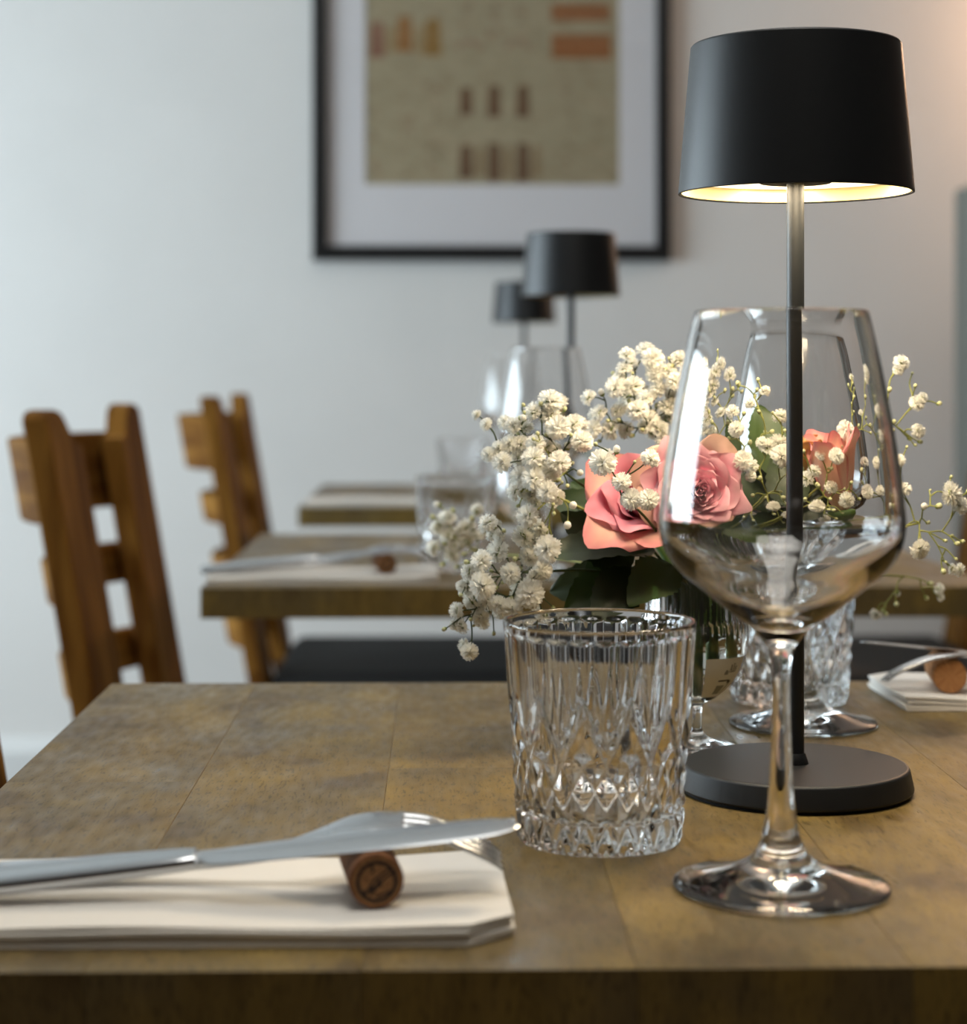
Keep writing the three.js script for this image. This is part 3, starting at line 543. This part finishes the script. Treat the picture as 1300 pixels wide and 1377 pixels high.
const calyx = lathe([[0.05, -0.34], [0.26, -0.26], [0.40, -0.02], [0.44, 0.22], [0.36, 0.1], [0.2, -0.1], [0, -0.2]], 10);
const budGeometry = mergeGeometries([new THREE.SphereGeometry(0.85, 10, 8).scale(0.9, 1, 0.9).translate(0, 0.35, 0)]);
const flower = { white: M.white, calyx: std({ color: '#7f8a45', roughness: 0.75 }), bud: std({ color: '#c9cb9d', roughness: 0.8 }) };
const PX = (z) => z / FOCAL;
// spray: blossoms as [x, y, width in the photograph, nearer or farther in mm]; buds likewise
function makeSpray(label, hubPx, z, flowers, buds, seed, stemMaterial = M.stem, root = [930, 800, 1.01]) {
  const r = rng(seed), base = at(...root), t = thing('gypsophila_spray', label, 'flower', base.toArray(), 0), tubes = [];
  const hub = at(hubPx[0], hubPx[1], z), nodes = [hub], toLocal = (v) => v.clone().sub(base);
  const mid = base.clone().lerp(hub, 0.55).add(V(0, 0.006, 0)); tubes.push(tube([base, mid, hub].map(toLocal), (q) => 0.0009 - 0.0003 * q, 6, 12));
  const more = []; for (const [x, y] of flowers) if (r() < (stemMaterial === M.stem ? 0.95 : 0.5)) { const a = r() * 6.28, d = 12 + r() * 12; more.push([x + d * Math.cos(a), y + d * Math.sin(a), 5 + r() * 4]); }
  buds = [...buds, ...more];
  if (flowers.length > 14) flowers = [...flowers, ...flowers.filter((f, i) => i % 5 < 2).map(([x, y, w]) => [x + (r() - 0.5) * 26, y + (r() - 0.5) * 26, w * 0.85, -8 - 8 * r()])];
  const items = [...flowers.map((f) => [...f, 0]), ...buds.map((b) => [b[0], b[1], b[2] ?? 9, b[3] ?? (r() - 0.5) * 14, 1])].map(([x, y, w, dz, kind]) => { const d = z - (dz ?? (r() - 0.5) * 22) / 1000, p = at(x, y, d); return { p, w: w * PX(d) / 2 * (kind ? 1 : 1.2), kind }; }).sort((a, b) => a.p.distanceTo(hub) - b.p.distanceTo(hub));
  for (const it of items) {
    let best = null, cost = 1e9; for (const n of nodes) { const c = n.distanceTo(it.p) + 0.45 * n.distanceTo(hub); if (c < cost) { cost = c; best = n; } }
    const out = it.p.clone().sub(best), face = out.clone().normalize().multiplyScalar(0.7).add(it.p.clone().sub(heart).normalize().multiplyScalar(0.5)).add(V((r() - 0.5) * 0.7, (r() - 0.5) * 0.7 + 0.15, (r() - 0.5) * 0.5 + 0.35)).normalize();
    const tip = it.p.clone().addScaledVector(face, -0.3 * it.w), fork = best.clone().lerp(tip, 0.45 + 0.2 * r()).add(V((r() - 0.5) * 0.003, 0.001 + (r() - 0.5) * 0.003, (r() - 0.5) * 0.003));
    tubes.push(tube([best, fork, tip].map(toLocal), (q) => 0.00046 - 0.00014 * q, 5, 6)); nodes.push(fork);
    const q = new THREE.Quaternion().setFromUnitVectors(V(0, 1, 0), face).multiply(new THREE.Quaternion().setFromAxisAngle(V(0, 1, 0), r() * 6.28));
    if (it.kind) { const b = part('bud', budGeometry, it.w > 0.0022 ? M.white : flower.bud, t); b.position.copy(toLocal(it.p)); b.quaternion.copy(q); b.scale.setScalar(it.w); const c = part('calyx', calyx, flower.calyx, b); c.scale.setScalar(1.5); c.position.y = -0.3; } else {
      const b = part('blossom', blossoms[Math.floor(r() * 4)], M.white, t); b.position.copy(toLocal(it.p)); b.quaternion.copy(q); b.scale.set(it.w * (0.98 + 0.1 * r()), it.w * (0.9 + 0.2 * r()), it.w * (0.98 + 0.1 * r()));
      part('calyx', calyx, flower.calyx, b);
    }
  }
  part('stem', merged(tubes), stemMaterial, t);
  return t;
}
const spray1 = makeSpray('dense white baby\'s breath cluster at the upper left of the bouquet', [745, 625], 0.985,
  [[654, 571, 16], [740, 540, 30], [719, 554, 24], [739, 560, 26], [750, 575, 30, 8], [772, 570, 24], [691, 572, 22], [705, 577, 22, -8], [782, 594, 27, 4], [686, 597, 22], [671, 603, 18], [657, 611, 19], [676, 622, 24, 6], [700, 597, 20], [697, 616, 22]],
  [[704, 563, 12], [704, 545, 7], [759, 551, 8], [779, 636, 12], [763, 653, 8], [763, 601, 13], [722, 590, 9], [735, 585, 8]], 3, M.darkStem);
makeSpray('white baby\'s breath blossoms at the left of the bouquet, under its upper left cluster', [745, 665], 0.975,
  [[721, 598, 24], [735, 602, 22, -8], [718, 617, 28, 6], [752, 622, 28, 8], [740, 634, 24, 4], [717, 644, 28, 8], [701, 641, 24, -4], [725, 630, 24, -10], [694, 661, 24], [736, 661, 26, 12], [749, 668, 19], [714, 667, 20], [721, 677, 16], [710, 694, 27, 8], [727, 710, 22], [704, 720, 27], [716, 726, 20, -6], [737, 738, 32, 10], [711, 748, 24]],
  [[770, 679, 14, 10], [763, 705, 14, 12], [733, 724, 8], [745, 690, 7], [697, 680, 7]], 5);
makeSpray('white baby\'s breath clump hanging lowest on the left, just over the tumbler rim', [700, 770], 0.98,
  [[656, 705, 24], [672, 720, 17], [670, 742, 26], [647, 755, 26, 6], [631, 768, 22], [687, 771, 26, 6], [649, 787, 32, 10], [631, 789, 22, -4], [655, 805, 26], [635, 808, 22], [672, 813, 23, 6], [688, 818, 26, 8], [697, 800, 20], [713, 798, 32, 10], [716, 779, 24], [729, 766, 22], [621, 788, 14], [615, 821, 19], [621, 841, 20], [611, 840, 13], [646, 830, 22], [631, 875, 22, 4], [726, 831, 26, -6], [753, 838, 20, -6]],
  [[664, 851, 7], [693, 752, 9], [620, 800, 7], [628, 756, 9], [640, 818, 7], [661, 768, 7], [700, 765, 8], [668, 790, 7]], 7, M.darkStem);
makeSpray('softly blurred baby\'s breath reaching out farthest left behind the sharp clump', [650, 745], 1.19,
  [[601, 698, 22], [588, 710, 17], [604, 722, 24], [584, 737, 18], [608, 745, 22], [629, 710, 22], [641, 687, 16], [627, 728, 20], [612, 733, 18], [618, 715, 16], [640, 722, 18]],
  [[589, 679, 12], [615, 762, 8], [638, 740, 8], [624, 745, 8]], 9);
makeSpray('baby\'s breath cluster rising highest above the orange rose', [880, 580], 1.02,
  [[843, 478, 21], [839, 497, 20], [833, 510, 18], [828, 521, 26, 6], [792, 535, 20], [806, 556, 22], [797, 577, 24], [832, 552, 21], [823, 578, 26], [843, 579, 22], [878, 484, 27], [852, 520, 27, 8], [881, 503, 24], [897, 501, 24], [912, 485, 22], [909, 515, 24, 6], [857, 552, 26, 10], [869, 537, 24], [885, 524, 22], [897, 549, 24], [874, 564, 22], [885, 577, 24], [897, 563, 20, -8], [890, 592, 18], [867, 574, 18], [905, 533, 20], [862, 536, 18, -8]],
  [[809, 529, 12], [825, 503, 8], [846, 540, 8], [903, 492, 8], [864, 578, 7], [818, 566, 7]], 13, M.darkStem);
makeSpray('baby\'s breath seen through the left side of the wine glass bowl', [955, 585], 1.035,
  [[927, 501, 22], [942, 494, 20], [951, 485, 18], [969, 500, 18], [940, 512, 20], [935, 521, 20], [924, 520, 20], [924, 549, 20], [931, 563, 22], [958, 553, 18], [944, 579, 15], [922, 535, 20], [928, 578, 16], [945, 535, 14]],
  [[985, 513, 9], [990, 522, 7], [975, 528, 8], [962, 520, 8]], 17);
makeSpray('baby\'s breath with many thin stalks in the middle, left of the lamp pole', [1030, 665], 0.975,
  [[978, 552, 19], [984, 577, 21, 4], [1026, 523, 14], [1004, 541, 14], [1049, 560, 20], [1031, 603, 24], [1046, 597, 24], [1051, 614, 27, 10], [995, 620, 26, 8], [1008, 628, 18], [1006, 640, 14, 8], [1039, 685, 18, 10], [1059, 703, 15], [1022, 597, 16]],
  [[984, 512, 9], [1014, 521, 7], [1011, 530, 7], [995, 555, 9], [1036, 581, 9], [1055, 580, 7], [1020, 643, 8], [983, 618, 6], [1048, 662, 7], [1052, 670, 9, 8], [1010, 667, 8], [973, 590, 7], [996, 708, 6], [1010, 716, 7], [1039, 703, 7], [1028, 670, 6], [1060, 687, 6]], 19, M.stem, [960, 800, 1.0]);
makeSpray('open baby\'s breath stalks between the lamp pole and the salmon rosebud', [1112, 668], 0.98,
  [[1087, 645, 20], [1098, 634, 17], [1123, 656, 18], [1146, 674, 23, 8], [1102, 686, 21, 6], [1113, 714, 16], [1132, 613, 21, 8], [1108, 612, 14]],
  [[1071, 612, 11], [1065, 640, 9], [1126, 693, 9], [1155, 648, 7], [1085, 673, 8], [1121, 672, 7], [1083, 608, 7], [1124, 630, 7], [1137, 630, 6], [1109, 678, 8], [1130, 712, 7], [1140, 700, 6]], 23, M.stem, [965, 800, 1.0]);
makeSpray('baby\'s breath sprig pointing up at the right edge of the wine glass', [1150, 615], 1.0,
  [[1149, 578, 25, 6], [1211, 488, 20], [1207, 498, 14], [1232, 543, 19], [1240, 535, 14], [1233, 580, 18], [1180, 551, 10], [1166, 500, 9]],
  [[1166, 508, 7], [1170, 515, 6], [1168, 527, 6], [1162, 537, 5], [1195, 525, 9], [1200, 568, 9], [1199, 579, 7], [1173, 570, 7], [1165, 550, 5], [1236, 594, 8], [1222, 590, 7]], 29, M.stem, [985, 800, 1.0]);
makeSpray('baby\'s breath sprig reaching out to the right edge of the photograph', [1236, 703], 0.985,
  [[1208, 620, 16], [1181, 620, 14], [1184, 661, 20], [1214, 659, 20], [1277, 664, 29, 4], [1290, 680, 22], [1236, 738, 24, 8], [1279, 765, 14], [1289, 766, 16]],
  [[1242, 682, 12, 8], [1261, 681, 11, 8], [1247, 703, 7], [1293, 728, 8], [1286, 731, 9], [1270, 727, 7], [1268, 767, 10], [1240, 730, 8], [1279, 721, 7], [1217, 708, 6], [1250, 660, 5]], 31, M.stem, [985, 800, 1.0]);
makeSpray('blurred low baby\'s breath tip against the edge of the second table', [1215, 775], 1.12,
  [[1178, 825, 15], [1262, 792, 13], [1264, 803, 10]], [[1206, 797, 11], [1186, 820, 7], [1205, 812, 9]], 37, M.stem, [985, 800, 1.0]);
makeSpray('few round baby\'s breath blossoms in front of the orange-pink rose', [835, 665], 0.935,
  [[811, 622, 32], [874, 617, 22], [836, 649, 24], [848, 671, 25], [871, 672, 25, 4]], [[829, 606, 13], [801, 598, 8], [853, 622, 6]], 41, M.darkStem, [925, 790, 0.995]);

// roses: petals in a spiral, each its own mesh
function petalGeometry({ a0, half, r0, h, open, curl, seed, inside, edge, base, wave = 1, pointed = 0 }) {
  const r = rng(seed), NU = 12, NV = 11, pos = [], col = [], idx = [], ph = r() * 6, cI = new THREE.Color(inside), cE = new THREE.Color(edge), cB = new THREE.Color(base), c = new THREE.Color();
  for (let j = 0; j <= NV; j++) for (let i = 0; i <= NU; i++) {
    const v = j / NV, u = i / NU * 2 - 1, width = half * Math.pow(Math.sin(Math.PI * (0.08 + 0.52 * v)), 0.8) * (v > 0.75 ? Math.sqrt(Math.max(0.03, 1 - ((v - 0.75) / 0.27) ** 2 * 0.8)) : 1), top = v * (1 - 0.13 * u * u * v - (pointed ? -pointed * (1 - Math.abs(u)) * v * v * 0.09 : 0));
    const roll = curl * Math.pow(Math.max(0, top - 0.62) / 0.38, 2) + curl * 0.5 * Math.pow(Math.abs(u), 4) * v;
    const rad = r0 * (0.22 + 0.78 * Math.sin(Math.min(1, top * 1.25) * Math.PI / 2)) + open * h * top * top + roll * h * 0.42, y = h * top - roll * h * 0.30 + wave * 0.0009 * Math.sin(u * 4 + ph) * v * v;
    const rr = rad + wave * 0.0008 * Math.sin(u * 5 + ph * 2 + v * 3) * v, a = a0 + u * width;
    pos.push(rr * Math.cos(a), y, rr * Math.sin(a));
    c.copy(cB).lerp(cI, smoothstep(v, 0.12, 0.6)).lerp(cE, 0.9 * smoothstep(Math.max(v, Math.abs(u) * 0.93) + 0.03 * Math.sin(u * 9 + ph), 0.82, 1.0)); const k = 1 + 0.07 * Math.sin(u * 23 + ph + 3 * Math.sin(v * 4)) * v; col.push(c.r * k, c.g * k, c.b * k);
    if (i && j) { const A = (j - 1) * (NU + 1) + i - 1, B = j * (NU + 1) + i - 1; idx.push(A, B, A + 1, A + 1, B, B + 1); }
  }
  const g = new THREE.BufferGeometry(); g.setAttribute('position', new THREE.Float32BufferAttribute(pos, 3)); g.setAttribute('color', new THREE.Float32BufferAttribute(col, 3)); g.setIndex(idx); g.computeVertexNormals();
  return g;
}
function leafGeometry(len, wid, seed, fold = 0.25) {
  const r = rng(seed), NU = 8, NV = 18, pos = [], uv = [], idx = [], bend = 0.25 + 0.5 * r(), ph = r() * 6;
  for (let j = 0; j <= NV; j++) for (let i = 0; i <= NU; i++) {
    const v = j / NV, u = i / NU * 2 - 1, w = wid / 2 * Math.pow(Math.sin(Math.PI * Math.pow(Math.min(0.999, v * 0.97 + 0.012), 0.8)), 0.85) * (1 + (Math.abs(u) > 0.99 ? 0.055 * (j % 2 ? 1 : -1) : 0));
    pos.push(u * w, v * len, fold * Math.abs(u) * w + 0.05 * wid * Math.sin(v * 9 + ph + u) * Math.abs(u) - bend * len * 0.35 * v * v + (Math.abs(u) < 0.01 ? -0.0002 : 0)); uv.push(u * w, v * len);
    if (i && j) { const A = (j - 1) * (NU + 1) + i - 1, B = j * (NU + 1) + i - 1; idx.push(A, A + 1, B, A + 1, B + 1, B); }
  }
  const g = new THREE.BufferGeometry(); g.setAttribute('position', new THREE.Float32BufferAttribute(pos, 3)); g.setAttribute('uv', new THREE.Float32BufferAttribute(uv, 2)); g.setIndex(idx); g.computeVertexNormals();
  return g;
}
// headPx: centre of the cup's foot; axis: where the flower looks; leaves: [from px, tip px, depth from, depth tip, width mm, facing]
function makeRose(label, foot, axis, size, petals, leaves, seed, cutEnd, ends) {
  const t = thing('rose', label, 'rose', foot.toArray()), head = new THREE.Group(), ax = V(...axis).normalize(), q = new THREE.Quaternion().setFromUnitVectors(V(0, 1, 0), ax).multiply(new THREE.Quaternion().setFromAxisAngle(V(0, 1, 0), seed)); void head;
  petals.forEach((p, i) => { const g = petalGeometry({ seed: seed * 100 + i, ...p, r0: p.r0 * size, h: p.h * size }); g.applyQuaternion(q); part('petal', g, M.petal, t); });
  const cup = lathe([[0, -0.14], [0.1, -0.13], [0.16, -0.04], [0.17, 0.04], [0.1, 0.06], [0, 0.06]].map(([a, b]) => [a * size, b * size]), 20); cup.applyQuaternion(q); part('calyx', cup, M.roseStem, t);
  const loc = (v) => v.clone().sub(foot), below = ax.clone().multiplyScalar(-0.13 * size);
  part('stem', tube([below, below.clone().addScaledVector(ax, -0.012), loc(ends), loc(cutEnd)], (s) => 0.0020 + 0.0004 * s, 10, 24), M.roseStem, t);
  leaves.forEach(([x0, y0, x1, y1, d0, d1, w, nx, ny, nz], i) => {
    const a = at(x0, y0, d0), b = at(x1, y1, d1), len = a.distanceTo(b), g = leafGeometry(len, w / 1000, seed * 31 + i), yv = b.clone().sub(a).normalize(), n = V(nx, ny, nz); n.addScaledVector(yv, -n.dot(yv)).normalize();
    g.applyMatrix4(new THREE.Matrix4().makeBasis(yv.clone().cross(n), yv, n)); g.translate(...loc(a).toArray()); const l = part('leaf', g, M.leaf[i % 3], t);
    void l;
  });
  return t;
}
function spiral(n, o) {
  const list = [], r = rng(o.seed);
  for (let i = 0; i < n; i++) { const k = i / (n - 1); list.push({ a0: i * 2.3999 + (r() - 0.5) * 0.3, half: lerp(1.5, 0.95, k) + 0.12 * r(), r0: lerp(0.02, o.r, Math.pow(k, 0.85)), h: lerp(o.h0, o.h1, k) * (0.96 + 0.08 * r()), open: lerp(-0.06, o.open, k * k), curl: lerp(0.05, o.curl, k), inside: k > o.outer ? o.outInside : o.inside, edge: k > o.outer ? o.outEdge : o.edge, base: k > o.outer ? o.outBase : o.base, wave: lerp(0.5, 1.6, k), pointed: k > 0.5 ? 1 : 0 }); }
  return list;
}
const vaseAt = (dx, h, dz) => V(VASE[0] + dx, TOP + h, VASE[2] + dz);
const rose1 = makeRose('orange-pink open rose with pale outer petals, left of the wine glass', at(872, 700, 1.0), [-0.2, 0.46, 0.78], 0.046,
  spiral(26, { seed: 2, r: 0.36, h0: 0.66, h1: 0.80, open: 0.22, curl: 0.5, outer: 0.8, inside: '#e2889c', edge: '#e998a8', base: '#dd9483', outInside: '#e6b2a0', outEdge: '#de848c', outBase: '#d6d2ac' }),
  [[880, 738, 738, 722, 0.995, 0.975, 30, 0.1, 0.9, 0.5], [850, 760, 760, 690, 1.0, 0.99, 26, -0.3, 0.4, 0.8], [860, 770, 765, 808, 1.0, 0.975, 32, -0.2, 0.5, 0.9], [840, 720, 745, 655, 1.01, 1.02, 27, 0, 0.5, 0.8], [855, 765, 800, 838, 0.99, 0.965, 26, -0.1, 0.3, 0.9], [820, 690, 770, 640, 1.02, 1.03, 24, 0.2, 0.3, 0.9], [840, 780, 735, 790, 1.01, 1.02, 26, 0, 0.4, 0.9]], 1, vaseAt(-0.006, 0.031, 0.004), vaseAt(-0.012, 0.09, 0.002));
const rose2 = makeRose('pink full-blown rose facing the camera, seen through the left of the wine glass', at(922, 665, 0.985), [0.03, 0.14, 1], 0.047,
  spiral(40, { seed: 4, r: 0.36, h0: 0.66, h1: 0.50, open: 0.28, curl: 0.6, outer: 0.9, inside: '#e8a0b4', edge: '#f0bcc8', base: '#e08ea4', outInside: '#e8bcae', outEdge: '#dcb09a', outBase: '#d8c7a4' }),
  [[930, 762, 905, 838, 1.0, 1.002, 26, 0, 0.1, 1], [950, 765, 984, 852, 1.01, 1.01, 26, 0.2, 0.1, 1], [905, 760, 850, 800, 0.985, 0.965, 26, -0.2, 0.4, 0.9], [960, 760, 1005, 700, 1.01, 1.02, 28, 0.3, 0.2, 0.9], [930, 785, 938, 872, 1.006, 1.004, 24, 0, 0.1, 1], [970, 765, 1030, 800, 0.99, 0.975, 26, 0.2, 0.4, 0.9]], 2, vaseAt(0.0, 0.029, 0.006), vaseAt(-0.002, 0.09, 0.006));
const rose3 = makeRose('salmon rosebud with red edges, upright right of the lamp pole', at(1141, 700, 0.992), [-0.2, 1, 0.05], 0.05,
  spiral(13, { seed: 6, r: 0.25, h0: 0.86, h1: 0.95, open: 0.05, curl: 0.22, outer: 0.45, inside: '#f3c0b2', edge: '#e88694', base: '#eed0ac', outInside: '#f4c8b4', outEdge: '#e0707f', outBase: '#dfb896' }),
  [[1075, 705, 1105, 612, 1.0, 1.015, 30, 0.1, 0.1, 1], [1030, 700, 1020, 600, 1.0, 1.02, 30, 0, 0.1, 1], [1040, 640, 1022, 535, 1.0, 1.015, 25, 0.15, 0.1, 1], [985, 640, 972, 555, 1.01, 1.015, 12, 0.5, 0.1, 0.9], [1020, 760, 1060, 690, 1.0, 1.0, 28, 0.1, 0.4, 0.9]], 3, vaseAt(0.014, 0.034, 0.002), vaseAt(0.018, 0.09, 0));
const rose4 = makeRose('pale yellow rosebud half hidden behind the lamp pole', at(1070, 650, 1.010), [0.0, 1, 0.05], 0.036,
  spiral(11, { seed: 8, r: 0.28, h0: 0.72, h1: 0.72, open: 0.12, curl: 0.3, outer: 0.4, inside: '#e8c27a', edge: '#e6a878', base: '#dcc98a', outInside: '#e6bd72', outEdge: '#e0a06c', outBase: '#cfcf8f' }),
  [[1070, 690, 1045, 600, 0.99, 1.0, 24, 0, 0.1, 1], [1075, 720, 1100, 650, 0.99, 1.0, 22, 0, 0.2, 1]], 4, vaseAt(0.006, 0.030, -0.008), vaseAt(0.012, 0.09, -0.008));
// the second table's small vase, mostly hidden
const D3 = [-0.045, 0, -1.2];
copy(scene.getObjectByName('goblet_vase'), shift({ position: V(...VASE) }, D3), 0, 'blurred glass goblet vase on the second table, behind the white flowers');
copy(rose4, shift(rose4, D3), Math.PI, 'blurred yellow-green rosebud on the second table, glimpsed between white flowers');

renderer.render(scene, camera);
